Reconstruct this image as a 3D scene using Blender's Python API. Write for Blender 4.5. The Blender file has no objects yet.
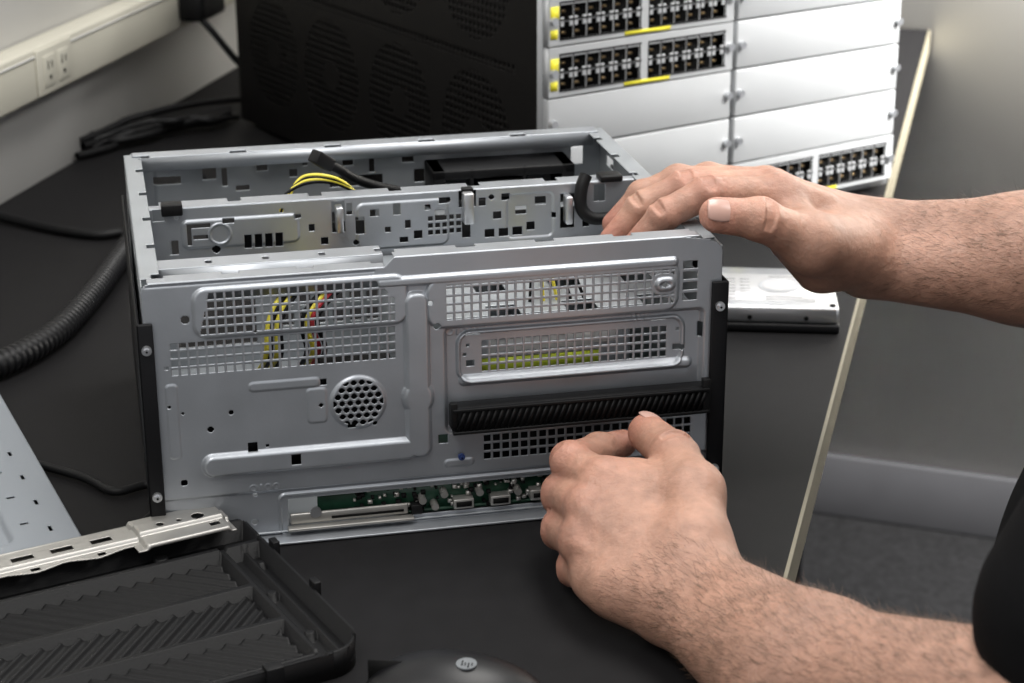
import bpy, bmesh, math, random
import numpy as np
from mathutils import Vector, Matrix
random.seed(4); rng=np.random.default_rng(4)
SC=bpy.context.scene; COL=SC.collection
mm=.001
# ------------------------------------------------------------------ camera (0.55 m above the desk, pitched down ~20.6 deg)
cam=bpy.data.cameras.new('camera');camo=bpy.data.objects.new('camera',cam);COL.objects.link(camo)
camo.matrix_world=Matrix(((.99999,.00380,0,0),(-.00134,.35152,-.93618,0),(-.00356,.93617,.35153,.5495),(0,0,0,1)))
cam.sensor_width=36;cam.lens=69.07
cam.dof.use_dof=True;cam.dof.focus_distance=1.23;cam.dof.aperture_fstop=11;cam.clip_start=.05
SC.camera=camo

# ------------------------------------------------------------------ materials
def mat(name,col,rough=.5,metal=0.,ns=0,na=0.,bump=0.,bs=200,spec=.5):
    m=bpy.data.materials.new(name);m.use_nodes=True;nt=m.node_tree;b=nt.nodes['Principled BSDF']
    b.inputs['Roughness'].default_value=rough;b.inputs['Metallic'].default_value=metal
    b.inputs['Specular IOR Level'].default_value=spec
    b.inputs['Base Color'].default_value=(*col,1)
    tc=nt.nodes.new('ShaderNodeTexCoord');src=tc.outputs['Object']
    if ns:
        n=nt.nodes.new('ShaderNodeTexNoise');n.inputs['Scale'].default_value=ns;n.inputs['Detail'].default_value=5
        nt.links.new(src,n.inputs['Vector'])
        r=nt.nodes.new('ShaderNodeMix');r.data_type='RGBA'
        r.inputs[6].default_value=(*[c*(1-na) for c in col],1);r.inputs[7].default_value=(*[min(1,c*(1+na)) for c in col],1)
        nt.links.new(n.outputs['Fac'],r.inputs[0]);nt.links.new(r.outputs[2],b.inputs['Base Color'])
        if metal>0:
            mr=nt.nodes.new('ShaderNodeMapRange');mr.inputs[3].default_value=rough*.8;mr.inputs[4].default_value=rough*1.25
            nt.links.new(n.outputs['Fac'],mr.inputs[0]);nt.links.new(mr.outputs[0],b.inputs['Roughness'])
    if bump:
        n2=nt.nodes.new('ShaderNodeTexNoise');n2.inputs['Scale'].default_value=bs;n2.inputs['Detail'].default_value=4
        nt.links.new(src,n2.inputs['Vector'])
        bp=nt.nodes.new('ShaderNodeBump');bp.inputs['Strength'].default_value=bump;bp.inputs['Distance'].default_value=.001
        nt.links.new(n2.outputs['Fac'],bp.inputs['Height']);nt.links.new(bp.outputs[0],b.inputs['Normal'])
    return m
steel=mat('galvanised_steel',(.385,.405,.435),.37,.68,ns=35,na=.12,bump=.05,bs=600)
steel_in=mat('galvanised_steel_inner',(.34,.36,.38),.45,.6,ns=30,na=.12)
shiny=mat('bright_steel',(.60,.61,.63),.30,.9,ns=40,na=.05)
shield=mat('tin_plate',(.38,.37,.35),.42,.75,ns=60,na=.14)
blk=mat('black_plastic',(.0055,.0055,.006),.5,bump=.15,bs=900,spec=.2)
blkm=mat('black_painted_steel',(.006,.006,.007),.5,.0,bump=.1,bs=700,spec=.2)
blkmatte=mat('matte_black',(.004,.004,.004),.8,spec=.15)
deskm=mat('desk_laminate',(.0095,.0092,.0098),.55,ns=60,na=.25,bump=.12,bs=1400,spec=.10)
edgem=mat('beige_edge_band',(.20,.18,.13),.5,ns=40,na=.1)
wallm=mat('wall_paint_grey',(.62,.61,.59),.8,ns=8,na=.04,bump=.1,bs=300)
wallr=mat('wall_paint_cream',(.82,.80,.755),.8,ns=5,na=.04,bump=.1,bs=300)
racem=mat('raceway_cream',(.52,.50,.425),.5,ns=20,na=.04)
basem=mat('baseboard_rubber',(.035,.035,.038),.6,ns=20,na=.1,spec=.2)
carpet=mat('carpet_dark',(.014,.014,.015),.95,ns=110,na=1.0,bump=.8,bs=350,spec=.1)
rackw=mat('module_light_grey',(.43,.44,.45),.42,.15,ns=20,na=.04)
rackd=mat('rack_black',(.006,.0055,.0055),.5,ns=20,na=.2,bump=.1,bs=500,spec=.13)
yel=mat('yellow_label',(.70,.63,.03),.5,ns=60,na=.1)
yelw=mat('wire_yellow',(.70,.60,.06),.4,ns=60,na=.1)
redw=mat('wire_red',(.35,.02,.03),.4,ns=60,na=.1)
wht=mat('white_label',(.72,.72,.71),.5,ns=90,na=.08)
silv=mat('silver_label',(.50,.50,.51),.4,.35,ns=90,na=.12)
lime=mat('lime_label',(.62,.72,.06),.5,ns=90,na=.1)
gold=mat('connector_gold',(.20,.14,.07),.35,.8,ns=50,na=.1)
pcb=mat('green_circuit_board',(.010,.045,.025),.4,ns=250,na=.6)
panelm=mat('grey_painted_panel',(.215,.235,.26),.45,.2,ns=20,na=.06)
panelhole=mat('panel_knockout_grey',(.08,.085,.09),.6,ns=40,na=.1)
shirt=mat('black_shirt_cloth',(.004,.004,.0045),.9,ns=90,na=.3,bump=.4,bs=1200,spec=.1)
jeans=mat('dark_trousers',(.02,.025,.04),.9,ns=90,na=.3,bump=.4,bs=900)
hairm=mat('brown_hair',(.05,.028,.015),.6,ns=200,na=.4)
hairarm=mat('arm_hair',(.12,.07,.045),.6,ns=200,na=.3)
nailm=mat('fingernail',(.50,.31,.26),.28,ns=120,na=.06)
blued=mat('blue_plastic',(.02,.04,.14),.4,ns=30,na=.1)
printm=mat('grey_print',(.25,.25,.26),.5,ns=50,na=.1)

def skin_mat():
    m=bpy.data.materials.new('skin');m.use_nodes=True;nt=m.node_tree;b=nt.nodes['Principled BSDF']
    tc=nt.nodes.new('ShaderNodeTexCoord')
    at=nt.nodes.new('ShaderNodeAttribute');at.attribute_name='flush'
    base=nt.nodes.new('ShaderNodeMix');base.data_type='RGBA'
    base.inputs[6].default_value=(.40,.222,.158,1);base.inputs[7].default_value=(.43,.15,.108,1)
    nt.links.new(at.outputs['Fac'],base.inputs[0])
    prev=base.outputs[2]
    for sc,lo,hi in ((25,.82,1.14),(130,.88,1.12)):
        n=nt.nodes.new('ShaderNodeTexNoise');n.inputs['Scale'].default_value=sc;n.inputs['Detail'].default_value=6
        nt.links.new(tc.outputs['Object'],n.inputs['Vector'])
        mr=nt.nodes.new('ShaderNodeMapRange');mr.inputs[1].default_value=.3;mr.inputs[2].default_value=.7;mr.inputs[3].default_value=lo;mr.inputs[4].default_value=hi
        nt.links.new(n.outputs['Fac'],mr.inputs[0])
        mul=nt.nodes.new('ShaderNodeMix');mul.data_type='RGBA';mul.blend_type='MULTIPLY';mul.inputs[0].default_value=1
        nt.links.new(prev,mul.inputs[6]);nt.links.new(mr.outputs[0],mul.inputs[7]);prev=mul.outputs[2]
    nt.links.new(prev,b.inputs['Base Color'])
    b.inputs['Roughness'].default_value=.43
    b.inputs['Subsurface Weight'].default_value=.12;b.inputs['Subsurface Scale'].default_value=.005;b.inputs['Subsurface Radius'].default_value=(1,.35,.2)
    n2=nt.nodes.new('ShaderNodeTexNoise');n2.inputs['Scale'].default_value=110;n2.inputs['Detail'].default_value=8;n2.inputs['Roughness'].default_value=.7
    nt.links.new(tc.outputs['Object'],n2.inputs['Vector'])
    bp=nt.nodes.new('ShaderNodeBump');bp.inputs['Strength'].default_value=.55;bp.inputs['Distance'].default_value=.0035
    nt.links.new(n2.outputs['Fac'],bp.inputs['Height']);nt.links.new(bp.outputs[0],b.inputs['Normal'])
    return m
skin=skin_mat()

# ------------------------------------------------------------------ helpers
def empty(name,loc=(0,0,0),rz=0,parent=None):
    o=bpy.data.objects.new(name,None);COL.objects.link(o);o.location=loc;o.rotation_euler=(0,0,rz);o.parent=parent;return o
def add(name,me,m,parent=None,smooth=False):
    o=bpy.data.objects.new(name,me);COL.objects.link(o)
    if m is not None:me.materials.append(m)
    o.parent=parent
    if smooth:me.polygons.foreach_set('use_smooth',[True]*len(me.polygons))
    return o
def rawmesh(name,verts,quads):
    me=bpy.data.meshes.new(name);nv=len(verts);nf=len(quads);k=quads.shape[1]
    me.vertices.add(nv);me.vertices.foreach_set('co',np.asarray(verts,dtype=np.float32).ravel())
    me.loops.add(nf*k);me.loops.foreach_set('vertex_index',quads.astype(np.int32).ravel())
    me.polygons.add(nf);me.polygons.foreach_set('loop_start',(np.arange(nf)*k).astype(np.int32))
    me.update(calc_edges=True);me.validate();return me
BQ=np.array([[0,3,2,1],[4,5,6,7],[0,1,5,4],[1,2,6,5],[2,3,7,6],[3,0,4,7]])
def boxes(name,lst,m,parent=None,bev=0):
    vs=[];qs=[]
    for i,(a,b) in enumerate(lst):
        x0,y0,z0=a;x1,y1,z1=b
        vs+=[(x0,y0,z0),(x1,y0,z0),(x1,y1,z0),(x0,y1,z0),(x0,y0,z1),(x1,y0,z1),(x1,y1,z1),(x0,y1,z1)]
        qs.append(BQ+8*i)
    o=add(name,rawmesh(name,np.array(vs),np.vstack(qs)),m,parent)
    if bev:
        md=o.modifiers.new('b','BEVEL');md.width=bev;md.segments=2
    return o
def box(name,a,b,m,parent=None,bev=0): return boxes(name,[(a,b)],m,parent,bev)
def poly_prism(name,pts,z0,z1,m,parent=None):
    n=len(pts);me=bpy.data.meshes.new(name)
    me.from_pydata([(x,y,z0) for x,y in pts]+[(x,y,z1) for x,y in pts],[],[list(range(n))[::-1],list(range(n,2*n))]+[[i,(i+1)%n,n+(i+1)%n,n+i] for i in range(n)])
    return add(name,me,m,parent)
def sheet(name,W,H,res,hfn,mask,m,mtx,parent=None,thick=.0008):
    nu=int(round(W/res));nv=int(round(H/res))
    U,Vv=np.meshgrid(np.arange(nu+1)*res,np.arange(nv+1)*res,indexing='ij')
    Z=hfn(U,Vv) if hfn else np.zeros_like(U)
    co=np.stack([U,Z,Vv],-1).reshape(-1,3)
    Uc=(np.arange(nu)+.5)*res;Vc=(np.arange(nv)+.5)*res
    UC,VC=np.meshgrid(Uc,Vc,indexing='ij')
    keep=~mask(UC,VC) if mask else np.ones_like(UC,bool)
    I,J=np.nonzero(keep);idx=lambda i,j:i*(nv+1)+j
    q=np.stack([idx(I,J),idx(I+1,J),idx(I+1,J+1),idx(I,J+1)],-1)
    used,inv=np.unique(q,return_inverse=True)
    me=rawmesh(name,co[used],inv.reshape(-1,4))
    me.transform(mtx)
    o=add(name,me,m,parent)
    if thick:
        s=o.modifiers.new('s','SOLIDIFY');s.thickness=thick;s.offset=0
    return o
def ss(x):x=np.clip(x,0,1);return x*x*(3-2*x)
def rr(U,Vv,u0,u1,v0,v1,r):
    cx,cy=(u0+u1)/2,(v0+v1)/2;hx,hy=(u1-u0)/2-r,(v1-v0)/2-r
    qx=np.abs(U-cx)-hx;qy=np.abs(Vv-cy)-hy
    return np.hypot(np.maximum(qx,0),np.maximum(qy,0))+np.minimum(np.maximum(qx,qy),0)-r
def catmull(pts,n=10):
    P=[np.array(p,float) for p in pts];P=[2*P[0]-P[1]]+P+[2*P[-1]-P[-2]];out=[]
    for i in range(1,len(P)-2):
        for k in range(n):
            t=k/n;a,b,c,d=P[i-1:i+3]
            out.append(.5*((2*b)+(c-a)*t+(2*a-5*b+4*c-d)*t*t+(-a+3*b-3*c+d)*t**3))
    out.append(P[-2]);return np.array(out)
def sweep(name,pts,rfn,m,parent=None,n=10,sides=12):
    P=catmull(pts,n);L=np.r_[0,np.cumsum(np.linalg.norm(np.diff(P,axis=0),axis=1))]
    T=np.gradient(P,axis=0);T/=np.linalg.norm(T,axis=1)[:,None]
    up=np.array([0,0,1.]) if abs(T[0][2])<.9 else np.array([1.,0,0])
    vs=[];N=np.cross(T[0],up);N/=np.linalg.norm(N)
    for i in range(len(P)):
        N=N-T[i]*(N@T[i]);N/=np.linalg.norm(N);B=np.cross(T[i],N);r=rfn(L[i]) if callable(rfn) else rfn
        for k in range(sides):
            a=2*math.pi*k/sides;vs.append(P[i]+r*(math.cos(a)*N+math.sin(a)*B))
    q=[]
    for i in range(len(P)-1):
        for k in range(sides):
            q.append([i*sides+k,i*sides+(k+1)%sides,(i+1)*sides+(k+1)%sides,(i+1)*sides+k])
    return add(name,rawmesh(name,np.array(vs),np.array(q)),m,parent,True)
def cyl(name,c,axis,r,h,m,parent=None,seg=24,r2=None,smooth=False):
    bm=bmesh.new();bmesh.ops.create_cone(bm,cap_ends=True,segments=seg,radius1=r,radius2=r if r2 is None else r2,depth=h)
    me=bpy.data.meshes.new(name);bm.to_mesh(me);bm.free()
    q=Vector((0,0,1)).rotation_difference(Vector(axis));me.transform(Matrix.Translation(Vector(c))@q.to_matrix().to_4x4())
    return add(name,me,m,parent,smooth)
def screw(name,c,axis,r,m,parent):
    a=np.array(axis,float);cyl(name,c,axis,r,.002,m,parent,20)
    cyl(name+'_head',tuple(np.array(c)+a*.0015),axis,r*.62,.002,m,parent,6)
    cyl(name+'_recess',tuple(np.array(c)+a*.0026),axis,r*.25,.0004,blkmatte,parent,6)

# ------------------------------------------------------------------ room shell
A0=.2488;nn=np.array([math.cos(A0),-math.sin(A0)]);ee=np.array([math.sin(A0),math.cos(A0)])
O=nn*-.9446
ws=lambda x,s:(O+nn*x+ee*s)
wl=box('wall_left',(-.1,-.6,-.75),(0,3.4,1.7),wallm);wl.location=(O[0],O[1],0);wl.rotation_euler=(0,0,-A0)
wallrot=math.atan2(-.342,.94)
wr=box('wall_right',(-.85,0,-.75),(3.0,.1,1.7),wallr);wr.location=(.48,2.715,0);wr.rotation_euler=(0,0,wallrot)
bb=box('baseboard_right',(-.8,-.012,-.75),(3.0,-.0005,-.65),basem,bev=.003);bb.location=(.48,2.715,0);bb.rotation_euler=(0,0,wallrot)
fl=box('floor',(-1.6,-.8,-.80),(3.2,3.4,-.75),carpet)
Rn=lambda s:tuple(ws(.8444,s));Ln=lambda s:tuple(ws(.003,s))
def isect(xo):
    d=np.array([.94,-.342]);p=np.array([.48,2.705]);m=np.array([.342,.94]);c=m@p
    b=ws(xo,0);s=(c-m@b)/(m@ee);return tuple(b+ee*s)
desk=empty('desk')
poly_prism('desk_top',[Ln(.35),tuple(ws(.8420,.35)),isect(.8420),isect(.003)],-.03,0,deskm,desk)
poly_prism('edge_band',[tuple(ws(.8420,.35)),Rn(.35),isect(.8444),isect(.8420)],-.03,.0004,edgem,desk)
for i,(x,s) in enumerate([(.06,.45),(.78,.45),(.06,2.6),(.70,2.5)]):
    p=ws(x,s);box('leg_%d'%(i+1),(p[0]-.025,p[1]-.025,-.75),(p[0]+.025,p[1]+.025,-.03),blkm,desk)
rw=empty('cable_raceway',(O[0],O[1],0),-A0)
box('cover',(.0005,.2,.095),(.030,3.0,.146),racem,rw,.003)
box('lid_seam',(.0302,.2,.137),(.031,3.0,.139),wallm,rw)
box('outlet_plate',(.030,1.715,.098),(.033,1.79,.1435),racem,rw,.001)
for k,s in enumerate((1.738,1.768)):
    box('socket_%d'%k,(.033,s-.011,.106),(.0345,s+.011,.136),racem,rw,.001)
    boxes('slots_%d'%k,[((.0345,s-.005,.122),(.0348,s-.003,.131)),((.0345,s+.003,.123),(.0348,s+.005,.130)),((.0345,s-.002,.112),(.0348,s+.002,.116))],blkmatte,rw)
pl=empty('power_plug',(O[0],O[1],0),-A0)
box('plug_body',(.0305,2.06,.105),(.062,2.13,.14),blk,pl,.006)
sweep('plug_cord',[(.048,2.07,.115),(.07,2.065,.095),(.10,2.075,.055),(.13,2.11,.022),(.15,2.18,.008),(.16,2.30,.006),(.165,2.45,.006)],.004,blk,pl)
cb=empty('cable_bundle')
for k in range(6):
    pts=[]
    for j in range(8):
        f=j/7;pts.append((-.455+.14*f+rng.normal(0,.004),2.01+.15*f+.020*math.sin(3*f+k)+k*.008+rng.normal(0,.007),.006+.005*(k%3)+.010*math.sin(math.pi*f)*(k%2)))
    sweep('cable_%d'%k,pts,.0042,blk,cb,8,8)
sweep('power_cord',[(-.62,1.80,.005),(-.53,1.82,.006),(-.485,1.79,.006),(-.43,1.755,.005),(-.385,1.735,.005),(-.362,1.742,.005)],.0045,blk,None,8,10)
sweep('adapter_cable',[(-.36,1.24,.004),(-.29,1.20,.004),(-.262,1.175,.004),(-.24,1.185,.004),(-.23,1.15,.004),(-.235,1.125,.004)],.003,blk,None,8,8)
sweep('corrugated_hose',[(-.50,1.30,.0115),(-.445,1.335,.0115),(-.393,1.382,.0115),(-.362,1.45,.0115),(-.350,1.55,.0115),(-.345,1.66,.0115),(-.335,1.78,.0115),(-.315,1.90,.0115)],
      lambda L:.0085+.0020*(1 if (L%.0066)<.0036 else 0),mat('hose_black',(.008,.008,.009),.4,ns=30,na=.1,spec=.3),None,190,18)

# ------------------------------------------------------------------ network chassis
rk=empty('network_switch_chassis',(.0225,1.665,.0004),math.radians(33))
RW,RD,RH=.42,.60,.33
box('body',(.004,.004,.006),(RW-.004,RD-.004,RH-.002),rackd,rk)
boxes('feet',[((x,y,0),(x+.03,y+.03,.006)) for x in (.02,RW-.05) for y in (.03,RD-.06)],blk,rk)
boxes('shell',[((0,0,.006),(RW,RD,.014)),((0,.0,RH-.006),(RW,RD,RH)),((RW-.003,0,.006),(RW,RD,RH)),((0,RD-.003,.006),(RW,RD,RH)),((.0,0,.006),(.006,.03,RH))],rackd,rk)
def fanmask(U,Vv):
    h=np.zeros_like(U,bool)
    dot=((U%.007)<.004)&((Vv%.007)<.004)
    for cx in (.10,.24,.38,.51):
        for cz in (.09,.235):
            r=np.hypot(U-cx,Vv-cz)
            h|=(r<.058)&dot&(r>.016)
    h|=dot&(U>.035)&(U<.57)&(np.abs(Vv-.1625)<.006)
    return h
Ms=Matrix(((0,1,0,0),(1,0,0,0),(0,0,1,.0),(0,0,0,1)))
sheet('side_fan_grille',RD,RH-.006,.001,None,fanmask,rackd,Matrix.Translation((0,0,.006))@Ms,rk,.001)
for i,(cx,cz) in enumerate([(a,b) for a in (.10,.24,.38,.51) for b in (.096,.241)]):
    cyl('fan_hub_%d'%i,(.004,cx,cz),(1,0,0),.018,.006,rackd,rk,24)
box('front_frame',(0,-.001,.006),(RW,.004,RH),rackw,rk)
blanks=[];MW=.202
def pmask(U,Vv):
    h=np.zeros_like(U,bool)
    for g in (0.012,.107):
        for c in range(6):
            for r in range(2):
                u0=g+c*.0143;v0=.0055+r*.0185
                a=(U>u0)&(U<u0+.0128)&(Vv>v0)&(Vv<v0+.0105)
                if r==0: a|=(U>u0+.0035)&(U<u0+.0093)&(Vv>=v0+.010)&(Vv<v0+.0145)
                else: a|=(U>u0+.0035)&(U<u0+.0093)&(Vv>v0-.003)&(Vv<=v0+.001)
                h|=a
    return h
for col in range(2):
    x0=.005+col*.208
    for k in range(7):
        z0=.0145+.045*k
        ports=(col==0 and k in(3,4,5)) or (col==1 and k in(0,5))
        if ports:
            g=empty('port_module_%d%d'%(col,k),(x0,-.010,z0),0,rk)
            sheet('faceplate',MW,.0435,.0005,None,pmask,rackw,Matrix.Identity(4),g,.0012)
            boxes('surround',[((0,.0005,0),(MW,.009,.001)),((0,.0005,.0425),(MW,.009,.0435)),((0,.0005,0),(.001,.009,.0435)),((MW-.001,.0005,0),(MW,.009,.0435))],rackw,g)
            box('jack_block',(.002,.0075,.002),(MW-.002,.009,.041),blkmatte,g)
            boxes('jack_housing',[((gg-.001,-.0015,yy),(gg+.0865,-.0004,yy+.0012)) for gg in (.012,.107) for yy in (.0045,.0212,.0365)]+[((gg-.0010+c*.0143,-.0013,.0045),(gg-.0004+c*.0143,-.0004,.0375)) for gg in (.012,.107) for c in range(7)],blk,g)
            boxes('contacts',[((gg+c*.0143+.004,.0045,.0055+r*.0185+.003),(gg+c*.0143+.0088,.0075,.0055+r*.0185+.0050)) for gg in(.012,.107) for c in range(6) for r in range(2)],gold,g)
            boxes('labels',[((.0015,-.0012,.020),(.010,-.0004,.034)),((.0015,-.0012,.006),(.009,-.0004,.014)),((.080,-.0012,.0008),(.130,-.0004,.0042))],yel,g)
        else:
            blanks.append(((x0,-.010,z0),(x0+MW,-.001,z0+.0435)))
        for xx in (x0+.004,x0+MW-.004):
            cyl('thumbscrew_%d%d_%d'%(col,k,int(xx*1000)),(xx,-.0125,z0+.022),(0,1,0),.0035,.005,shiny,rk,12)
boxes('blank_modules',blanks,rackw,rk,.0012)

# ------------------------------------------------------------------ computer chassis
cs=empty('computer_chassis',(-.2195,1.0975,0),.2132)
def fh(U,Vv):
    u=U/mm;v=Vv/mm
    h=np.zeros_like(U)
    e=lambda s,w=2.2:ss(-s/w)
    ribs=np.minimum.reduce([rr(u,v,29,164,46,62,7.5),rr(u,v,156,173,47,158,7),np.hypot((u-164.5)*1.0,(v-88)*.8)-10.5])
    h=np.maximum(h,3.6*e(ribs,3))
    h=np.maximum(h,2.2*e(rr(u,v,29,160,137,170,9)))
    h=np.maximum(h,2.8*e(rr(u,v,140,331,161,168,3)))
    h=np.maximum(h,2.6*e(rr(u,v,170,332,132,166,10)))
    h=np.maximum(h,1.5*e(np.hypot(u-127,v-88)-18))
    h=np.where(v<34,-2.2*ss((34-v)/2.5),h)
    bay=rr(u,v,181,350,61,133,5)
    h=h-3.8*e(bay,3)
    ring=np.abs(rr(u,v,191,336,95,127,8))-1.6
    h=h+3.4*e(ring,2.2)
    h=h+3.0*e(rr(u,v,191,343,91,99,3.8),2.8)
    h=h+2.0*e(np.abs(rr(u,v,76,260,1.5,29,4))-1.2,1.6)
    h=h+2.0*e(rr(u,v,315,329,146,156,5))-1.5*e(rr(u,v,318,326,149,153,2),1.5)
    for (a,b,c,d) in [(10,18,60,110),(60,104,100,107),(180,200,38,44),(300,345,30,36),(95,108,76,100)]:
        h=h+.6*e(rr(u,v,a,b,c,d,3),1.5)
    for bx,by in ((198,129),(300,129),(60,36),(186,128)):
        h=h+.5*e(np.abs(np.hypot(u-bx,v-by)-2)-.5,.6)+.5*e(rr(u,v,bx+4,bx+5.4,by-2.5,by+2.5,.5),.6)+.5*e(np.abs(np.hypot((u-bx-9)*1.3,v-by)-2)-.5,.6)+.5*e(np.abs(np.hypot((u-bx-14)*1.3,v-by)-2)-.5,.6)
    h=h-1.2*e(rr(u,v,2,140,171,173,.8),1)
    return -h*mm
def fm(U,Vv):
    u=U/mm;v=Vv/mm;H=np.zeros_like(U,bool)
    def grid(u0,u1,v0,v1,pu,pv,fu=.74,fv=.74):
        return (u>u0)&(u<u1)&(v>v0)&(v<v1)&(((u-u0)%pu)<pu*fu)&(((v-v0)%pv)<pv*fv)
    H|=grid(33+0*u,151,140.5,167,5.5,5.5)&(u>33+(v-140)*.25)&(u<151-np.maximum(0,v-154)*.9)
    H|=grid(15,152,115,137,5.5,5.5)
    H|=grid(183,328,138,160.5,5.5,5.5)&~(rr(u,v,313,330,144,158,6)<0)
    H|=grid(206,326,100,122,5.5,5.5)
    H|=grid(206,342,41.5,60,6,6)
    H|=grid(334.5,344,138,166,9.5,7,1.0,.7)
    a=np.hypot(u-127,v-88);row=np.round((v-88)/4.4);uo=(u-127-np.mod(row,2)*2.5);uu=np.round(uo/5.0)*5.0
    H|=(a<15.5)&(np.hypot(uo-uu,v-88-row*4.4)<1.9)
    H|=(u>81)&(u<256)&(v>6.5)&(v<25.5)
    for (x,y,r) in [(25,150,2.6),(177,134,2.4),(49,88,1.6),(36,78,2),(173,150,1.6),(18,44,2.2),(61,31,1.5),(322,151,1.8),(12,120,1.2),(12,95,1.2),(70,64,1.2),(150,20,1.2),(300,30,1.5),(137,73,1.5),(104,88,1.3),(66,140,1),(197,118,1.2),(195,112,1.2),(333,118,1.2),(60,12,2),(20,90,1)]:
        H|=np.hypot(u-x,v-y)<r
    for (x0,x1,y0,y1) in [(177,183,55,61),(58,64,61,67),(84,90,51,58),(104,108,101,105),(195,205,125,126.5),(315,325,125,126.5),(330,338,104,108),(196,201,104,108),(120,125,71,74),(262,290,30,32),(346,349,112,122)]:
        H|=(u>x0)&(u<x1)&(v>y0)&(v<y1)
    top=np.where(u<146,174.,np.where(u<152,174+(u-146),180.))-np.where(u>334,(u-334)*.15,0)
    H|=v>top
    H|=(u>352)&(v>168)&(np.hypot(u-352,v-168)>8)
    H|=(u<6)&(v>168)&(np.hypot(u-6,v-168)>6)
    H|=(u<8)&(v<8)&(np.hypot(u-8,v-8)>8)
    return H
sheet('front_panel',.36,.181,.0005,fh,fm,steel,Matrix.Translation((0,0,0)),cs,.0009)
def hf(name,u0,u1,w0,w1,v,mask=None,m=steel,res=.001,hfn=None,thick=.0009):
    Mh=Matrix(((1,0,0,u0),(0,0,1,w0),(0,1,0,v),(0,0,0,1)))
    return sheet(name,u1-u0,w1-w0,res,hfn,mask,m,Mh,cs,thick)
hf('top_flange_1',.004,.146,0,.013,.1738,lambda U,Vv:((U%.045)<.010)&(Vv>.009))
hf('top_flange_2',.152,.345,0,.015,.1798,lambda U,Vv:(((U+.01)%.05)<.012)&(Vv>.010))
def sw(name,u,w0,w1,v0,v1,mask,m=steel_in,hfn=None):
    Mv=Matrix(((0,1,0,u),(1,0,0,w0),(0,0,1,v0),(0,0,0,1)))
    return sheet(name,w1-w0,v1-v0,.001,hfn,mask,m,Mv,cs,.0009)
def smask(U,Vv):
    u=U/mm;v=Vv/mm;H=np.zeros_like(U,bool)
    for (a,b,c,d) in [(40,60,140,150),(90,96,120,150),(120,150,150,158),(200,215,145,152),(230,236,120,150),(260,280,150,158),(20,26,110,130)]:
        H|=(u>a)&(u<b)&(v>c)&(v<d)
    return H
sw('left_side_wall',.0005,0,.301,0,.173,smask)
sw('right_side_wall',.3595,0,.301,0,.173,smask)
hf('left_top_lip',0,.012,.012,.300,.173,lambda U,Vv:((Vv%.06)<.008)&(U>.007),steel_in)
hf('right_top_lip',.347,.36,.015,.300,.173,lambda U,Vv:((Vv%.05)<.008)&(U<.005),steel_in)
hf('floor_pan',0,.36,0,.301,.004,None,steel_in,.002)
def rmask(U,Vv):
    u=U/mm;v=Vv/mm;H=np.zeros_like(U,bool)
    for (a,b,c,d) in [(56,66,152,162),(96,104,156,164),(120,126,150,156),(205,214,156,164),(214,222,140,150),(336,346,146,160),(20,40,150,156),(150,190,140,148),(30,90,20,120),(160,168,156,163),(180,184,150,164),(70,74,146,160),(80,90,142,146),(130,134,158,163)]:
        H|=(u>a)&(u<b)&(v>c)&(v<d)
    for a in range(7):
        H|=(u>110+a*13)&(u<119+a*13)&(v>30)&(v<120)&(v%16<12)
    H|=(u<8)&(v>166)&(np.hypot(u-8,v-166)>8)
    H|=(u>352)&(v>166)&(np.hypot(u-352,v-166)>8)
    return H
sheet('rear_wall',.36,.174,.001,lambda U,Vv:-.002*ss(-rr(U,Vv,.02,.34,.13,.165,.006)/.003),rmask,steel_in,Matrix.Translation((0,.301,0)),cs,.0009)
hf('rear_top_lip',.006,.354,.286,.301,.1742,lambda U,Vv:((U%.07)<.012)&(Vv<.006),steel)
boxes('rear_lip_drop',[((.01,.2855,.164),(.35,.2865,.1742))],steel,cs)
mh=[(14,22,164,174),(38,52,158,161),(36,39,146,161),(40,50,150,153),(74,79,141,151),(81,86,141,151),(88,93,141,151),(95,100,141,151),(118,122,150,155),(134,143,148,170),(160,166,158,163),(170,174,146,150),(176,181,158,166),(190,196,140,146),(205,212,152,160),(222,234,160,174),(224,230,138,152),(240,247,137,143),(250,257,137,143),(260,267,137,143),(262,270,152,158),(276,284,158,164),(294,304,140,165),(288,291,148,152),(318,326,158,170),(310,315,140,146),(60,68,160,163),(108,113,160,163),(180,186,138,142),(198,202,160,164),(150,156,146,158),(208,216,164,168),(270,276,140,146),(24,30,140,150),(126,131,140,145),(236,241,160,166),(246,252,150,156),(252,258,163,168),(184,188,148,154),(144,148,160,168)]
def mmask(U,Vv):
    u=U/mm+10;v=Vv/mm+112;H=np.zeros_like(U,bool)
    for (a,b,c,d) in mh: H|=(u>a)&(u<b)&(v>c)&(v<d)
    for i in range(6):
        for j in range(3): H|=(u>200+i*5)&(u<203.5+i*5)&(v>142+j*5)&(v<145.5+j*5)
    for (x,y,r) in [(30,166,1.5),(100,166,1.6),(150,140,2),(245,166,2),(334,150,2),(55,142,3),(215,166,1.4)]:
        H|=np.hypot(u-x,v-y)<r
    return H
def mhf(U,Vv):
    u=U/mm+10;v=Vv/mm+112;e=lambda s,w=2.:ss(-s/w)
    h=1.5*e(rr(u,v,32,112,143,164,5))+1.3*e(rr(u,v,150,215,134,168,6))-1.2*e(rr(u,v,255,290,134,168,5))+1.2*e(np.abs(np.hypot(u-58,v-153)-7)-1.2,1.5)
    return -h*mm
sheet('middle_rail',.34,.060,.0005,mhf,mmask,steel,Matrix.Translation((.010,.160,.112)),cs,.0009)
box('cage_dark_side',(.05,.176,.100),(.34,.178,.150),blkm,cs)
hf('middle_rail_lip',.010,.350,.160,.176,.172,lambda U,Vv:((U%.055)<.009)&(Vv>.008),steel)
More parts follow.
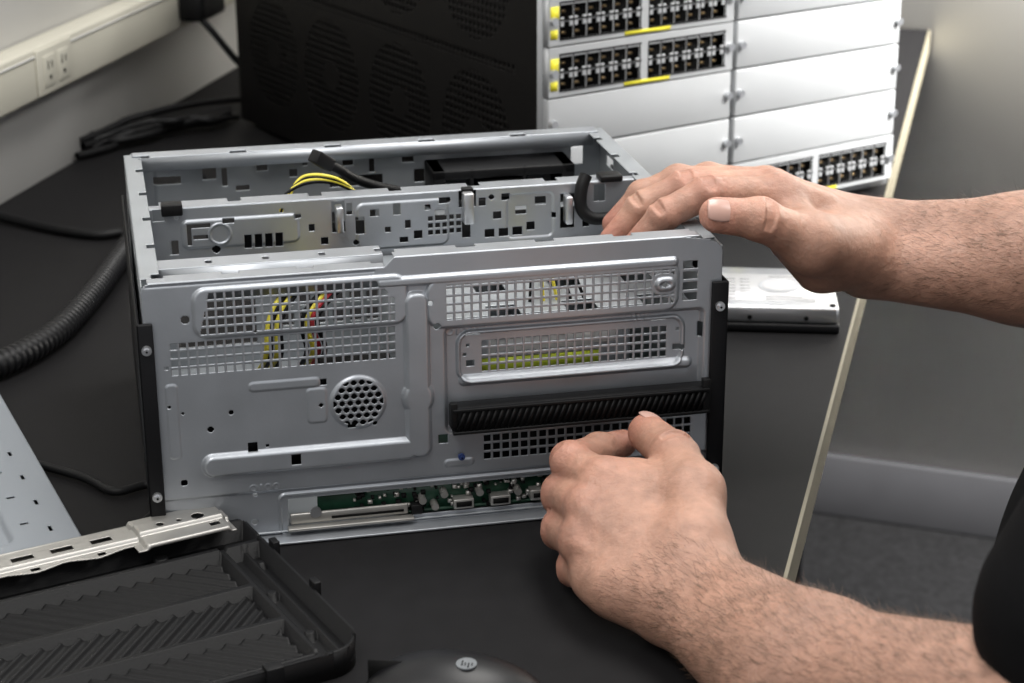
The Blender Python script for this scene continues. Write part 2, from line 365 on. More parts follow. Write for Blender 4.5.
boxes('rail_tabs',[((.136,.150,.150),(.141,.1605,.168)),((.224,.150,.150),(.231,.1605,.172)),((.296,.150,.145),(.301,.1605,.165))],shiny,cs,.001)
boxes('rail_black_clips',[((.020,.155,.168),(.034,.166,.176)),((.322,.156,.172),(.338,.170,.1765)),((.224,.157,.168),(.232,.163,.174))],blk,cs,.001)
hf('cross_rail_top',.006,.150,.034,.052,.171,lambda U,Vv:((U%.035)<.004)&(Vv>.006)&(Vv<.012),steel)
boxes('cross_rail_sides',[((.006,.0335,.150),(.150,.0345,.171)),((.006,.0515,.150),(.150,.0525,.171)),((.030,.052,.150),(.150,.060,.1515))],steel,cs)
hf('cage_top',.165,.345,.02,.155,.130,lambda U,Vv:((U%.05)<.02)&((Vv%.045)<.018),steel_in,.001)
boxes('cage_sides',[((.165,.02,.01),(.166,.155,.130)),((.345,.02,.01),(.346,.155,.130))],steel_in,cs)
box('hard_drive_body',(.200,.0135,.080),(.305,.115,.122),steel_in,cs,.002)
boxes('drive_label',[((.212,.0120,.1050),(.280,.0133,.1215)),((.280,.0120,.110),(.296,.0133,.1215))],wht,cs)
boxes('drive_label_text',[((.216+.010*i,.0115,.1075+.0048*j),(.2225+.010*i,.0119,.1087+.0048*j)) for i in range(6) for j in range(3)],printm,cs)
box('drive_label_strip',(.208,.0120,.094),(.284,.0133,.1045),lime,cs)
box('speaker_body',(.105,.005,.065),(.150,.02,.112),blkmatte,cs,.001)
box('front_dark_backing',(.012,.006,.030),(.100,.028,.100),blkm,cs,.002)  # added black box, stands in for interior shade behind the panel holes
box('lower_dark_backing',(.205,.012,.032),(.342,.030,.062),blkm,cs,.002)  # added black box that keeps the lower grid dark inside
def wire(name,pts,r,m): sweep(name,[(a*mm,b*mm,c*mm) for a,b,c in pts],r,m,cs,8,8)
for k in range(8):
    m=[yelw,blk,yelw,blk,blk,yelw,redw,blk][k];d=(4,7,11,14,30,34,38,42)[k]
    wire('front_wire_%d'%k,[(66+d,46,95),(70+d,28+k,112),(74+d*.8,30,135),(86+d,45,150),(100+d,90,140),(120+k,150,120)],.0016,m)
for k in range(5):
    m=[blk,yelw,yelw,blk,blk][k]
    wire('bay_wire_%d'%k,[(245+9*k,40,130),(248+6*k,45,148+2*k),(258+5*k,60,152),(266+4*k,110,140),(270,200,100)],.0011,m)
for k in range(4):
    m=[blk,yelw,blk,yelw][k]
    wire('arc_wire_%d'%k,[(98+2*k,215,140),(106+1.5*k,216,158),(122,218+k,167+1.4*k),(142,220,166+1.4*k),(160-k,224,156+k),(170,230,140)],.0013,m)
wire('sata_cable',[(133,180,192),(142,186,186),(155,196,175),(172,204,166),(192,212,158),(215,220,145)],.0034,blk)
o=box('sata_plug',(-.008,-.005,-.0045),(.008,.005,.0045),blk,cs,.001);o.location=(.131,.179,.194);o.rotation_euler=(0,.6,.5)
wire('right_cable',[(312,158,178),(308,155,170),(307,152,157),(314,150,149),(330,152,148),(345,156,150)],.0045,blk)
box('power_supply',(.222,.215,.008),(.345,.2985,.128),steel_in,cs,.002)
boxes('fan_frame',[((.222,.262,.128),(.330,.299,.134)),((.222,.262,.150),(.330,.299,.157)),((.222,.262,.128),(.232,.299,.157)),((.320,.262,.128),(.330,.299,.157)),((.25,.262,.128),(.253,.266,.157)),((.29,.262,.128),(.293,.266,.157))],blk,cs,.001)
cyl('fan_hub',(.276,.28,.142),(0,0,1),.022,.012,blk,cs)
hf('motherboard',.150,.35,.004,.27,.0075,None,pcb,.005,None,.0016)
box('heatsink_base',(.08,.09,.012),(.16,.17,.05),blkm,cs,.002)
boxes('memory_modules',[((.18,.17+.01*i,.009),(.31,.1715+.01*i,.04)) for i in range(4)],pcb,cs)
box('io_board',(.100,.006,.006),(.258,.0075,.030),pcb,cs)
bits=[];sh=[]
for i in range(120):
    a=.122+rng.random()*.134;b=.007+rng.random()*.019;s=.001+rng.random()*.0022
    (bits if i%2 else sh).append(((a,.003,b),(a+s,.0062,b+s*.8)))
boxes('board_chips',bits,blkmatte,cs);boxes('board_parts',sh,shield,cs)
boxes('usb_ports',[((.186,-.002,.009),(.199,.006,.0155)),((.210,-.002,.009),(.223,.006,.0155)),((.236,-.002,.010),(.246,.006,.017))],shield,cs,.0005)
boxes('usb_openings',[((.1875,-.0024,.0105),(.1975,-.0019,.014)),((.2115,-.0024,.0105),(.2215,-.0019,.014)),((.238,-.0024,.012),(.244,-.0019,.015))],blkmatte,cs)
for i,(a,b) in enumerate([(.166,.017),(.174,.012),(.203,.019),(.228,.017),(.180,.020)]):
    cyl('capacitor_%d'%i,(a,.002,b),(0,1,0),.0024,.008,shield,cs,16)
boxes('audio_jack',[((.159,-.001,.008),(.166,.006,.014))],blk,cs,.0005)
box('card_reader_plate',(.082,.001,.0075),(.157,.0035,.0150),shield,cs,.001)
boxes('card_reader_slot',[((.108,.0003,.0100),(.154,.0009,.0115))],blkmatte,cs)
cyl('card_reader_button',(.098,.0003,.0155),(0,1,0),.0036,.0015,shiny,cs,20)
box('card_reader_lip',(.080,-.005,.0055),(.160,.001,.0075),shield,cs,.0006)
box('front_lip',(.050,-.012,.0006),(.258,.001,.0022),steel,cs,.0005)
box('slot_cover_bar',(.184,-.0115,.0655),(.350,.001,.0825),blk,cs,.0015)
vs=[];qs=[]
for i in range(40):
    u0=.186+.004*i
    P=[(u0,-.0140,.0675),(u0+.0018,-.0140,.0675),(u0+.0068,-.0140,.0805),(u0+.005,-.0140,.0805)]
    vs+=P+[(x,-.0113,z) for x,_,z in P];qs.append(BQ+8*i)
add('slot_cover_ribs',rawmesh('ribs',np.array(vs),np.vstack(qs)),blk,cs)
boxes('slot_cover_edges',[((.184,-.0145,.0805),(.350,-.011,.0825)),((.184,-.0145,.0655),(.350,-.011,.0675)),((.183,-.013,.070),(.187,-.008,.086)),((.346,-.013,.066),(.351,-.008,.088))],blk,cs,.0004)
for nm,u0,u1,v0,v1,us in (('left_bracket',-.004,.0055,.022,.150,.001),('right_bracket',.353,.364,.006,.150,.358)):
    boxes(nm,[((u0,-.004,v0),(u1,-.001,v1)),((u0,-.004,v0) if u0<0 else (u1-.002,-.004,v0),(u0+.002,.28,v1) if u0<0 else (u1,.28,v1))],blkm,cs,.001)
    for k,vv in enumerate((v0+.016,v1-.016)):
        screw('%s_screw_%d'%(nm,k),(us,-.005,vv),(0,-1,0),.003,shiny,cs)
screw('panel_screw',(.191,-.0035,.046),(0,-1,0),.0022,blued,cs)

# ------------------------------------------------------------------ loose hard drive
hd=empty('hard_disk_drive',(.116,1.488,0),math.radians(-5))
box('base_casting',(0,0,.0006),(.147,.102,.008),blkm,hd,.002)
box('top_casting',(.001,.001,.008),(.146,.101,.0225),shiny,hd,.003)
box('label',(.016,.014,.0225),(.128,.080,.0229),silv,hd)
cyl('spindle_ring',(.100,.051,.0231),(0,0,1),.017,.0006,shiny,hd,32)
cyl('spindle_cap',(.100,.051,.0233),(0,0,1),.014,.0008,silv,hd,32)
boxes('label_print',[((.02+.012*i,.018+.008*j,.0229),(.028+.012*i,.0200+.008*j,.0231)) for i in range(5) for j in range(7)]+[((.088,.017,.0229),(.122,.019,.0231)),((.088,.023,.0229),(.118,.0245,.0231)),((.092,.074,.0229),(.120,.0755,.0231))],printm,hd)
for k,(a,b) in enumerate([(.006,.006),(.141,.006),(.141,.096),(.006,.096),(.141,.05)]):
    cyl('screw_%d'%k,(a,b,.0228),(0,0,1),.0025,.001,blkmatte,hd,12)
for k,a in enumerate((.03,.075,.12)): cyl('mount_hole_%d'%k,(a,.0008,.013),(0,1,0),.002,.001,blkmatte,hd,12)

# ------------------------------------------------------------------ bezel, shield, side panel, mouse
bz=empty('front_bezel',(-.167,1.104,0),math.radians(209.4))
def bh(U,Vv):
    u=U/mm;v=Vv/mm
    h=6+np.zeros_like(U)
    band=((v>33)&(v<72))|((v>82)&(v<118))|((v>128)&(v<162))
    s=np.where((v>82)&(v<118),-1,1)
    saw=((u+s*v)%11)/11
    h=np.where(band&(u>30)&(u<350),8+3*ss(1-np.abs(saw-.5)*3.2),h)
    for (a,b,c,d,z) in [(0,360,0,3,19),(360-3,360,0,177,18),(0,360,174,177,16),(0,2.5,0,177,18),(0,360,26,30,16),(24,27,26,177,14),(24,360,75,79,14),(24,360,121,125,14),(11,13,30,177,11),(196,199,30,166,13),(24,360,166,168,13)]:
        h=np.where((u>=a)&(u<=b)&(v>=c)&(v<=d),z,h)
    h=h+np.where(np.hypot(u-18,v-86)<3.5,5,0)+np.where(np.hypot(u-18,v-140)<3.5,5,0)+np.where(np.hypot(u-60,v-15)<5,7,0)+np.where(np.hypot(u-8,v-45)<3,4,0)
    return h*mm
def bmask(U,Vv):
    u=U/mm;v=Vv/mm
    H=(u<20)&(v>157)&(np.hypot(u-20,v-157)>20)
    H|=(u<6)&(v<6)&(np.hypot(u-6,v-6)>6)
    for a in (70,110,150,190): H|=(u>a)&(u<a+16)&(v>8)&(v<20)
    return H
sheet('bezel_shell',.36,.177,.001,bh,bmask,blk,Matrix(((1,0,0,0),(0,0,1,0),(0,1,0,.0),(0,0,0,1))),bz,0)
boxes('bezel_skirt',[((.006,0,.0005),(.36,.002,.0185)),((.0,.006,.0005),(.002,.157,.0175)),((.020,.175,.0005),(.36,.177,.0155)),((.358,0,.0005),(.36,.177,.0175)),((.006,.004,.0005),(.354,.160,.003))],blk,bz)
arc=[];aq=[]
for i in range(13):
    t=math.pi/2*i/12
    for r in (.020,.018):
        for z in (.0005,.0165): arc.append((.020-r*math.cos(t),.157+r*math.sin(t),z))
for i in range(12):
    b0=4*i;b1=b0+4
    for p,q in ((0,1),(3,2),(1,3),(2,0)): aq.append([b0+p,b1+p,b1+q,b0+q])
add('corner_skirt',rawmesh('corner_skirt',np.array(arc),np.array(aq)),blk,bz)
boxes('clips',[((-.004,.04,.004),(.0005,.048,.022)),((-.004,.10,.004),(.0005,.108,.022)),((.03,-.003,.01),(.045,.0005,.026)),((.05,.172,.004),(.06,.18,.018))],blk,bz,.0006)
def sh_h(U,Vv):
    u=U/mm;v=Vv/mm
    h=2.5*ss(-rr(u,v,-20,400,9,24,3)/2)+3*ss(-rr(u,v,2,58,-5,38,4)/2)
    return h*mm
def sh_m(U,Vv):
    u=U/mm;v=Vv/mm
    H=((u%24)<13)&(u>62)&(v>12.5)&(v<18)
    H|=((u%40)<5)&(v>26)&(v<30)&(u>60)
    for x,r in ((18,4),(42,2.5),(30,1.8)): H|=np.hypot(u-x,v-18)<r
    H|=(u>8)&(u<14)&(v>26)&(v<31)
    H|=(u>62)&(v>30+2*np.sin(u/6))
    return H
shd=empty('metal_shield_strip',(-.167,1.104,0),math.radians(209.4))
sheet('strip',.36,.037,.0007,sh_h,sh_m,shield,Matrix(((1,0,0,.012),(0,0,1,-.018),(0,1,0,.0215),(0,0,0,1))),shd,.0008)
boxes('side_fold',[((.012,-.0185,.006),(.372,-.0177,.0222)),((.02,-.0185,.0005),(.36,-.0165,.0065))],shield,shd)
sp=empty('case_side_panel',(-.262,1.083,0),math.radians(24.6))
def pm(U,Vv):
    u=340-U/mm;v=Vv/mm;H=np.zeros_like(U,bool)
    for i in range(5):
        H|=(u>26)&(u<31)&(v>40+i*42)&(v<43+i*42)
        H|=(u>14)&(u<16)&(v>24+i*42)&(v<32+i*42)
    return H
def ph(U,Vv):
    u=340-U/mm;v=Vv/mm
    h=-3*ss(-rr(u,v,38,320,15,250,10)/4)
    for i in range(6): h=h+1.4*ss(-rr(u,v,50,100,30+i*34,48+i*34,5)/2)
    return h*mm
sheet('panel_face',.34,.27,.001,ph,pm,panelm,Matrix(((1,0,0,-.34),(0,0,1,0),(0,1,0,.0125),(0,0,0,1))),sp,.001)
boxes('panel_folds',[((-.001,0,.0005),(0,.27,.0125)),((-.34,0,.0005),(0,.001,.0125)),((-.34,.269,.0005),(0,.27,.0125)),((-.34,0,.0005),(-.339,.27,.0125))],panelm,sp)
box('panel_liner',(-.338,.002,.0005),(-.002,.268,.0015),panelhole,sp)
ms=empty('computer_mouse',(-.030,.906,0),math.radians(-6))
bm=bmesh.new();bmesh.ops.create_uvsphere(bm,u_segments=48,v_segments=32,radius=1)
for v in bm.verts:
    x,y,z=v.co
    zz=max(z,-.25)
    v.co=(x*.050,y*.031*(1-.10*x),(zz+.25)/1.25*.031*(1-.08*x)+.0008)
me=bpy.data.meshes.new('mouse_shell');bm.to_mesh(me);bm.free();add('mouse_shell',me,mat('mouse_black',(.006,.006,.007),.38,ns=30,na=.1,spec=.3),ms,True)
logom=mat('logo_grey',(.14,.15,.16),.4,ns=30,na=.05)
cyl('logo_disc',(.006,-.004,.0313),(.0,-.05,1),.0055,.0008,logom,ms,28)
boxes('logo_letters',[((.0035,-.0065,.0317),(.0042,-.0015,.0319)),((.0052,-.0065,.0317),(.0058,-.0035,.0319)),((.0070,-.0085,.0317),(.0076,-.0035,.0319)),((.0088,-.0065,.0317),(.0094,-.0035,.0319))],blkmatte,ms)
box('button_seam',(-.047,-.0004,.016),(-.026,.0004,.0285),blkmatte,ms)

# ------------------------------------------------------------------ implicit surface body modelling
def smin(a,b,k):
    h=np.maximum(k-np.abs(a-b),0)/k;return np.minimum(a,b)-h*h*k*.25
def capsule(P,a,b,r1,r2):
    ab=b-a;L=ab@ab;t=np.clip(((P-a)@ab)/L,0,1);return np.linalg.norm(P-a-t[...,None]*ab,axis=-1)-(r1+(r2-r1)*t)
def ellip(P,c,R,B):
    q=(P-c)@B.T;k0=np.linalg.norm(q/R,axis=-1);k1=np.linalg.norm(q/(R*R),axis=-1);return k0*(k0-1)/np.maximum(k1,1e-9)
def build(groups,h,margin=.02):
    lo=np.array([1e9]*3);hi=-lo
    for _,prims in groups:
        for p in prims:
            if p[0]=='c':
                for q,r in ((p[1],p[3]),(p[2],p[4])): lo=np.minimum(lo,q-r);hi=np.maximum(hi,q+r)
            elif p[0]=='e': lo=np.minimum(lo,p[1]-max(p[2]));hi=np.maximum(hi,p[1]+max(p[2]))
    lo-=3*h+.004;hi+=3*h+.004;n=np.ceil((hi-lo)/h).astype(int)+1
    ax=[lo[i]+np.arange(n[i])*h for i in range(3)]
    D=np.full(tuple(n),.5,np.float32)
    for kg,prims in groups:
        G=np.full(tuple(n),.5,np.float32) if kg is not None else D
        for p in prims:
            mg=margin if p[0]!='g' else .006
            if p[0] in 'cg': l=np.minimum(p[1]-p[3],p[2]-p[4]);u=np.maximum(p[1]+p[3],p[2]+p[4])
            else: l=p[1]-max(p[2]);u=p[1]+max(p[2])
            i0=np.clip(np.floor((l-mg-lo)/h).astype(int),0,n);i1=np.clip(np.ceil((u+mg-lo)/h).astype(int)+1,0,n)
            sl=tuple(slice(i0[i],i1[i]) for i in range(3))
            P=np.stack(np.meshgrid(*[ax[i][sl[i]] for i in range(3)],indexing='ij'),-1)
            if p[0]=='c': G[sl]=smin(G[sl],capsule(P,p[1],p[2],p[3],p[4]),p[5])
            elif p[0]=='g': G[sl]=-smin(-G[sl],capsule(P,p[1],p[2],p[3],p[4]),p[5])
            else: G[sl]=smin(G[sl],ellip(P,p[1],np.array(p[2]),p[3]),p[4])
        if kg is not None: D=smin(D,G,kg)
    return D,lo,h
def nets(D,lo,h):
    S=D<0;c=np.zeros(tuple(np.array(D.shape)-1),np.int8)
    cor=[(x,y,z) for x in(0,1) for y in(0,1) for z in(0,1)]
    nx,ny,nz=c.shape
    for x,y,z in cor:c+=S[x:x+nx,y:y+ny,z:z+nz]
    act=(c>0)&(c<8);I,J,K=np.nonzero(act);ids=np.full(c.shape,-1,np.int64);ids[act]=np.arange(len(I))
    acc=np.zeros((len(I),3));cnt=np.zeros(len(I))
    for a in cor:
        for ax_ in range(3):
            if a[ax_]:continue
            b=list(a);b[ax_]=1
            da=D[I+a[0],J+a[1],K+a[2]];db=D[I+b[0],J+b[1],K+b[2]];m=(da<0)!=(db<0)
            t=np.where(m,da/np.where(m,da-db,1),0);p=np.array(a)+np.zeros((len(I),3));p[:,ax_]=t
            acc+=p*m[:,None];cnt+=m
    v=(acc/cnt[:,None]+np.stack([I,J,K],-1))*h+lo
    Q=[]
    for ax_ in range(3):
        A=[slice(None)]*3;B=[slice(None)]*3;A[ax_]=slice(0,-1);B[ax_]=slice(1,None)
        s0=S[tuple(A)];s1=S[tuple(B)];E=np.argwhere(s0!=s1);o=[i for i in range(3) if i!=ax_]
        E=E[(E[:,o[0]]>0)&(E[:,o[1]]>0)&(E[:,o[0]]<c.shape[o[0]])&(E[:,o[1]]<c.shape[o[1]])]
        ins=s0[tuple(E.T)]
        def cell(d0,d1):
            F=E.copy();F[:,o[0]]+=d0;F[:,o[1]]+=d1;return ids[tuple(F.T)]
        q=np.stack([cell(-1,-1),cell(0,-1),cell(0,0),cell(-1,0)],-1)
        flip=ins if ax_!=1 else ~ins
        q=np.where(flip[:,None],q,q[:,::-1]);Q.append(q)
    return v,np.vstack(Q)
def organic(name,groups,h,m,parent,flush=None,margin=.02):
    v,q=nets(*build(groups,h,margin));me=rawmesh(name,v,q);o=add(name,me,m,parent,True)
    if flush is not None:
        f=np.zeros(len(v))
        for c,r,a in flush: f=np.maximum(f,a*np.exp(-np.sum((v-c)**2,1)/(r*r)))
        at=me.attributes.new('flush','FLOAT','POINT');at.data.foreach_set('value',f.astype(np.float32))
    return o,v
def C(a,b,r1,r2,k=.006):return ('c',np.array(a,float),np.array(b,float),r1,r2,k)
def finger(J,R,k=.004,swell=1.04):
    g=[]
    for i in range(len(J)-1): g.append(C(J[i],J[i+1],R[i],R[i+1],k))
    for i in range(1,len(J)-1):
        g.append(('e',J[i],(R[i]*swell,)*3,np.eye(3),.003))
    return g
def crease(c,d,n,r,offs=(-.0028,0,.0028),w=.0012,span=.8,lift=.0006):
    d=d/np.linalg.norm(d);n=n-d*(n@d);n/=np.linalg.norm(n);s=np.cross(d,n);g=[]
    for of in offs:
        pr=None
        for a in np.linspace(-span,span,9):
            p=c+d*(of*(1-.35*abs(a)))+(n*math.cos(a)+s*math.sin(a))*(r+lift+.0008*(abs(a)/span)**3)
            if pr is not None:g.append(('g',pr,p,w,w,.0015))
            pr=p
    return g
def nail(name,base,d,n,r,La,Wd,parent):
    d=d/np.linalg.norm(d);n=n-d*(n@d);n/=np.linalg.norm(n);s=np.cross(d,n);vs=[];N=14
    for layer in (0,1):
        for i in range(N+1):
            for j in range(N+1):
                x=i/N*2-1;y=j/N*2-1
                yy=y*math.sqrt(max(0,1-.45*max(0,-x)**2.5-.35*max(0,x)**4));a=yy*Wd/r
                rad=r+(.0003 if layer else -.0008)-.0012*max(0,x)**2-.0010*max(0,-x)**3
                vs.append(base+d*(x*La*math.sqrt(max(.0,1-.16*y*y)))+s*math.sin(a)*rad+n*math.cos(a)*rad)
    q=[];T=(N+1)**2
    for i in range(N):
        for j in range(N):
            a=i*(N+1)+j;b=a+N+1;q.append([a+T,b+T,b+1+T,a+1+T]);q.append([a,a+1,b+1,b])
    for i in range(N):
        for (a,b) in ((i,i+1),(N*(N+1)+i,N*(N+1)+i+1),(i*(N+1),(i+1)*(N+1)),(i*(N+1)+N,(i+1)*(N+1)+N)): q.append([a,b,b+T,a+T])
    me=bpy.data.meshes.new(name);me.from_pydata([tuple(p) for p in vs],[],q);return add(name,me,nailm,parent,True)
def hairs(name,v,me,axis_a,axis_b,n,parent,cond,length=.009):
    nr=np.zeros(len(v)*3,np.float32);me.vertices.foreach_get('normal',nr);nr=nr.reshape(-1,3)
    idx=np.nonzero(cond(v,nr))[0];idx=rng.choice(idx,n);vs=[];q=[]
    ax=axis_b-axis_a;ax=ax/np.linalg.norm(ax)
    for k,i in enumerate(idx):
        p=v[i];N=nr[i];d=-ax*.9+N*.14+rng.normal(0,.28,3);d/=np.linalg.norm(d)
        L=length*(.4+rng.random()*.8);s=np.cross(d,N);s/=np.linalg.norm(s)+1e-9;w=.00009
        m=p+d*L*.5+N*.0006;e=p+d*L
        vs+=[p-s*w,p+s*w,m+s*w*.8,m-s*w*.8,e+s*w*.2,e-s*w*.2];b=6*k;q+=[[b,b+1,b+2,b+3],[b+3,b+2,b+4,b+5]]
    return add(name,rawmesh(name,np.array(vs),np.array(q)),hairarm,parent)
P3=lambda *l:[np.array(p)*mm for p in l]
man=empty('man')
# ---- right arm and hand (far)
W,=P3((247.1,1263.5,145.0))
idx=P3((175.0,1241.0,184.9),(125.8,1222.5,192.5),(98.4,1215.6,179.9),(79.5,1216.0,158.1))
mid=P3((172.7,1264.1,183.7),(114.5,1249.0,188.9),(86.2,1246.3,176.1),(66.6,1243.4,154.2))
rng_=P3((172.9,1286.2,180.1),(112.1,1275.4,185.5),(88.1,1275.1,175.9),(69.4,1273.0,156.2))
pin=P3((181.0,1305.3,173.9),(134.9,1301.5,180.8),(115.9,1302.5,177.8),(101.0,1303.2,168.3))
thb=P3((231.8,1235.2,140.9),(192.9,1203.2,163.8),(156.8,1187.8,185.4),(128.9,1181.1,190.2))
x=P3((203.2,1229.6,140.1),(182.1,1226.1,159.3),(222.3,1272.5,155.0),(188.5,1275.4,162.7))
palm=[C(W,idx[0],.021,.0130,.010),C(W,mid[0],.020,.0125,.010),C(W,rng_[0],.019,.0122,.010),C(W,pin[0],.018,.0115,.010),
      C(thb[0],thb[1],.021,.0175,.012),C(W,thb[1],.022,.017,.012),C(x[0],x[1],.018,.014,.012),C(thb[1],idx[0],.012,.011,.012),
      C(x[2],x[3],.017,.014,.012)]
for J in (idx,mid):
    n=np.array([-.1,-.35,.93]);palm.append(C(W*.5+J[0]*.5+n*.0165,J[0]+n*.0115,.0022,.0028,.006))
Er=np.array([.50,1.20,.155])
f=P3((244.4,1273.5,151.8),(344.3,1243.3,148.3),(238.5,1247.6,131.2),(340.3,1223.3,137.5),(342.4,1234.1,143.6))
fore=[C(f[0],f[1],.0185,.034,.014),C(f[2],f[3],.0185,.034,.014),C(f[4],Er,.040,.045,.02)]
dn=np.array([-.25,-.35,.9])
cr=crease(idx[1],idx[2]-idx[0],dn,.0111)+crease(mid[1],mid[2]-mid[0],dn,.0113)+crease(idx[2],idx[3]-idx[1],dn+np.array([-.4,0,0]),.0101,(-.0015,.0015))+crease(mid[2],mid[3]-mid[1],dn+np.array([-.4,0,0]),.0103,(-.0015,.0015))+crease(thb[2],thb[3]-thb[1],np.array([-.1,-.75,.65]),.0133)
gr=[(.010,palm+fore),(.006,finger(idx,[.0125,.0108,.0098,.0086])),(.003,finger(mid,[.0125,.0110,.0100,.0087])),(.003,finger(rng_,[.0118,.0104,.0093,.0082])),(.003,finger(pin,[.0108,.0094,.0084,.0076])),(.008,finger(thb[1:],[.0160,.0128,.0114],.006)),(None,cr)]
fl_=[(idx[1],.014,.5),(mid[1],.014,.5),(idx[3],.016,.8),(mid[3],.016,.8),(idx[2],.012,.4),(thb[3],.016,.55),(thb[2],.014,.35),(rng_[3],.016,.8),(idx[0],.016,.35),(mid[0],.016,.35)]
o,v=organic('right_arm_and_hand',gr,.0009,skin,man,fl_)
td=thb[3]-thb[2];nail('right_thumb_nail',thb[3]+td/np.linalg.norm(td)*.0015,td,np.array([-.15,-.80,.58]),.0116,.0088,.0082,man)
hairs('right_arm_hair',v,o.data,W,Er,7500,man,lambda v,n:(v[:,0]>.238)&(n[:,2]>-.5))
# ---- left arm and hand (near)
W,=P3((100.1,977.0,28.9))
idx=P3((55.8,1056.3,62.8),(34.9,1088.3,62.7),(53.2,1120.2,56.6),(69.5,1134.0,55.0))
mid=P3((44.1,1042.3,53.8),(29.3,1081.5,44.6),(45.1,1113.2,38.0),(60.5,1114.3,41.1))
rng_=P3((40.2,1026.3,39.7),(28.4,1064.4,29.5),(42.8,1095.7,22.6),(57.6,1098.9,24.0))
pin=P3((46.6,1007.8,26.6),(36.2,1039.9,16.3),(46.7,1067.5,12.5),(58.0,1074.5,12.9))
thb=P3((103.1,999.8,48.8),(105.3,1036.4,66.6),(97.0,1078.0,71.5),(83.3,1117.0,69.5))
x=P3((87.5,1013.6,34.3),(69.3,1051.9,51.1),(102.9,1028.7,46.0),(75.6,1061.7,62.8),(82.7,982.1,23.5),(59.8,996.9,25.0))
palm=[C(W,idx[0],.021,.0145,.010),C(W,mid[0],.021,.0140,.010),C(W,rng_[0],.020,.0140,.010),C(W,pin[0],.021,.0140,.010),
      C(thb[0],thb[1],.020,.0165,.012),C(W,thb[0],.022,.020,.012),C(thb[1],idx[0],.012,.012,.012),C(x[0],x[1],.022,.016,.012),C(x[2],x[3],.018,.012,.012),
      C(x[4],x[5],.020,.018,.012)]
for J in (idx,mid,rng_):
    n=np.array([-.2,-.93,.3]);palm.append(C(W*.55+J[0]*.45+n*.0178,J[0]+n*.0128,.0024,.0032,.005))
El=np.array([.235,.76,.075])
f=P3((110.1,980.3,37.8),(153.1,878.2,43.9),(92.9,970.8,24.0),(142.1,868.5,34.3),(147.9,875.3,37.3))
fore=[C(f[0],f[1],.0185,.034,.014),C(f[2],f[3],.0185,.034,.014),C(f[4],El,.038,.045,.02)]
cr=[]
for J,r in ((idx,.0124),(mid,.0124),(rng_,.0118),(pin,.0107)):
    cr+=crease(J[1],J[2]-J[0],np.array([-.9,-.15,.3]),r)
cr+=crease(thb[2],thb[3]-thb[1],np.array([.35,-.35,.85]),.0138)
gr=[(.010,palm+fore),(.006,finger(idx,[.0132,.0120,.0100,.0087])),(.003,finger(mid,[.0134,.0120,.0100,.0087])),(.003,finger(rng_,[.0130,.0114,.0095,.0084])),(.003,finger(pin,[.0124,.0104,.0088,.0078])),(.008,finger(thb[1:],[.0162,.0136,.0120],.006)),(None,cr)]
fl_=[(idx[1],.016,.6),(mid[1],.016,.6),(rng_[1],.016,.6),(pin[1],.016,.55),(idx[3],.014,.7),(thb[3],.016,.7),(thb[2],.014,.35),(idx[0],.016,.4),(mid[0],.016,.4),(rng_[0],.016,.4)]
o,v=organic('left_arm_and_hand',gr,.0009,skin,man,fl_)
td=thb[3]-thb[2];nail('left_thumb_nail',thb[3]+td/np.linalg.norm(td)*.001,td,np.array([.35,-.05,.93]),.0122,.0080,.0076,man)
hairs('left_arm_hair',v,o.data,W,El,7500,man,lambda v,n:(v[:,1]<.985)&(n[:,2]>-.3))
# ---- shirt, trousers, head
a=lambda *p:np.array(p,float)
I3=np.eye(3)
SL,SR=a(.385,.82,.33),a(.50,1.19,.40)
sh=[('e',a(.445,1.01,-.02),(.165,.185,.20),I3,.05),('e',a(.455,1.01,.20),(.140,.185,.20),I3,.05),C(SL+a(.02,.03,0),SR+a(0,-.03,-.02),.075,.075,.06),
    C(SL,(SL*.2+El*.8),.062,.060,.04),C(SR,(SR*.25+Er*.75),.062,.060,.04),C(a(.445,1.0,.38),a(.43,1.0,.43),.06,.055,.03)]
organic('shirt',[(.001,sh)],.006,shirt,man,margin=.08)
kn=[a(.06,.93,-.185),a(.08,1.13,-.185)]
tr=[('e',a(.47,1.01,-.14),(.15,.165,.11),I3,.04)]
for s,k in zip((-1,1),kn):
    hp=a(.47,1.01+s*.09,-.15);an=a(.10,k[1],-.66)
    tr+=[C(hp,k,.085,.062,.04),C(k,an,.060,.048,.03)]
organic('trousers',[(.001,tr)],.008,jeans,man,margin=.08)
for s,k in zip('lr',kn):
    organic('shoe_'+s,[(.001,[C(a(.12,k[1],-.700),a(-.08,k[1],-.712),.042,.036,.03)])],.005,blk,man,margin=.05)
hc=a(.375,1.0,.585)
Bh=np.array([[math.cos(.5),0,math.sin(.5)],[0,1,0],[-math.sin(.5),0,math.cos(.5)]])
hdp=lambda f,s,u:hc+Bh.T@np.array([-f,s,u])
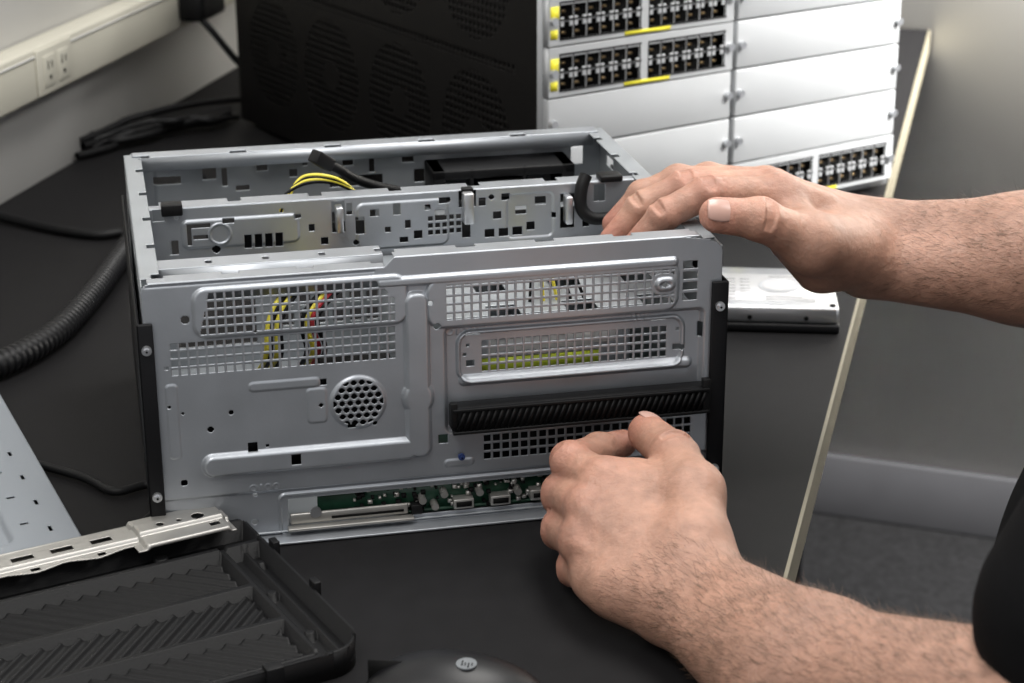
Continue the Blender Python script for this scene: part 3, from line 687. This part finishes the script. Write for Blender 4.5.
head=[('e',hc,(.098,.076,.118),Bh,.02),C(hdp(.02,0,-.06),a(.43,1.0,.43),.055,.058,.03),('e',hdp(.045,0,-.075),(.045,.052,.040),Bh,.03),
      C(hdp(.092,0,.01),hdp(.112,0,-.028),.008,.012,.012),C(hdp(.088,-.02,-.062),hdp(.088,.02,-.062),.007,.007,.008),
      ('e',hdp(-.0,.078,-.01),(.016,.008,.030),Bh,.006),('e',hdp(-.0,-.078,-.01),(.016,.008,.030),Bh,.006),C(hdp(.086,-.045,.028),hdp(.086,.045,.028),.010,.010,.014)]
organic('head',[(.001,head)],.004,skin,man,[(hdp(.11,0,-.02),.03,.4)],margin=.05)
organic('hair',[(.001,[('e',hc+Bh.T@np.array([.012,0,.018]),(.100,.081,.112),Bh,.02)])],.005,hairm,man,margin=.05)
for s in (-1,1):
    c=hdp(.086,s*.032,.008)
    bm=bmesh.new();bmesh.ops.create_uvsphere(bm,u_segments=20,v_segments=14,radius=.0125);me=bpy.data.meshes.new('eye');bm.to_mesh(me);bm.free();me.transform(Matrix.Translation(Vector(c)));add('eye_%s'%('l' if s<0 else 'r'),me,wht,man,True)
st=empty('stool')
cyl('seat',(.50,1.01,-.268),(0,0,1),.17,.03,blk,st,40)
cyl('post',(.50,1.01,-.50),(0,0,1),.025,.44,blkm,st)
cyl('base',(.50,1.01,-.735),(0,0,1),.22,.03,blkm,st,40,.20)

# ------------------------------------------------------------------ light
w=bpy.data.worlds.new('world');SC.world=w;w.use_nodes=True;w.node_tree.nodes['Background'].inputs[0].default_value=(.87,.88,.90,1);w.node_tree.nodes['Background'].inputs[1].default_value=.66
def area(name,loc,sx,sy,e,col=(1,.98,.94),target=None,spread=180):
    l=bpy.data.lights.new(name,'AREA');l.shape='RECTANGLE';l.size=sx;l.size_y=sy;l.energy=e;l.color=col;l.spread=math.radians(spread)
    o=bpy.data.objects.new(name,l);COL.objects.link(o);o.location=loc
    if target: o.rotation_euler=(Vector(target)-Vector(loc)).to_track_quat('-Z','Y').to_euler()
area('ceiling_light',(.35,1.5,1.65),.6,1.2,25)
area('ceiling_light',(-.5,.2,1.65),.6,1.2,15)
area('ceiling_light',(1.5,.8,1.65),.6,1.2,20)
area('wall_fill_light',(1.75,1.15,1.45),.7,.5,62,(1,.985,.955),(.88,2.58,-.02),56)  # added fill lamp, no fixture known, brightens the right wall
SC.view_settings.view_transform='Standard'
SC.view_settings.exposure=.18
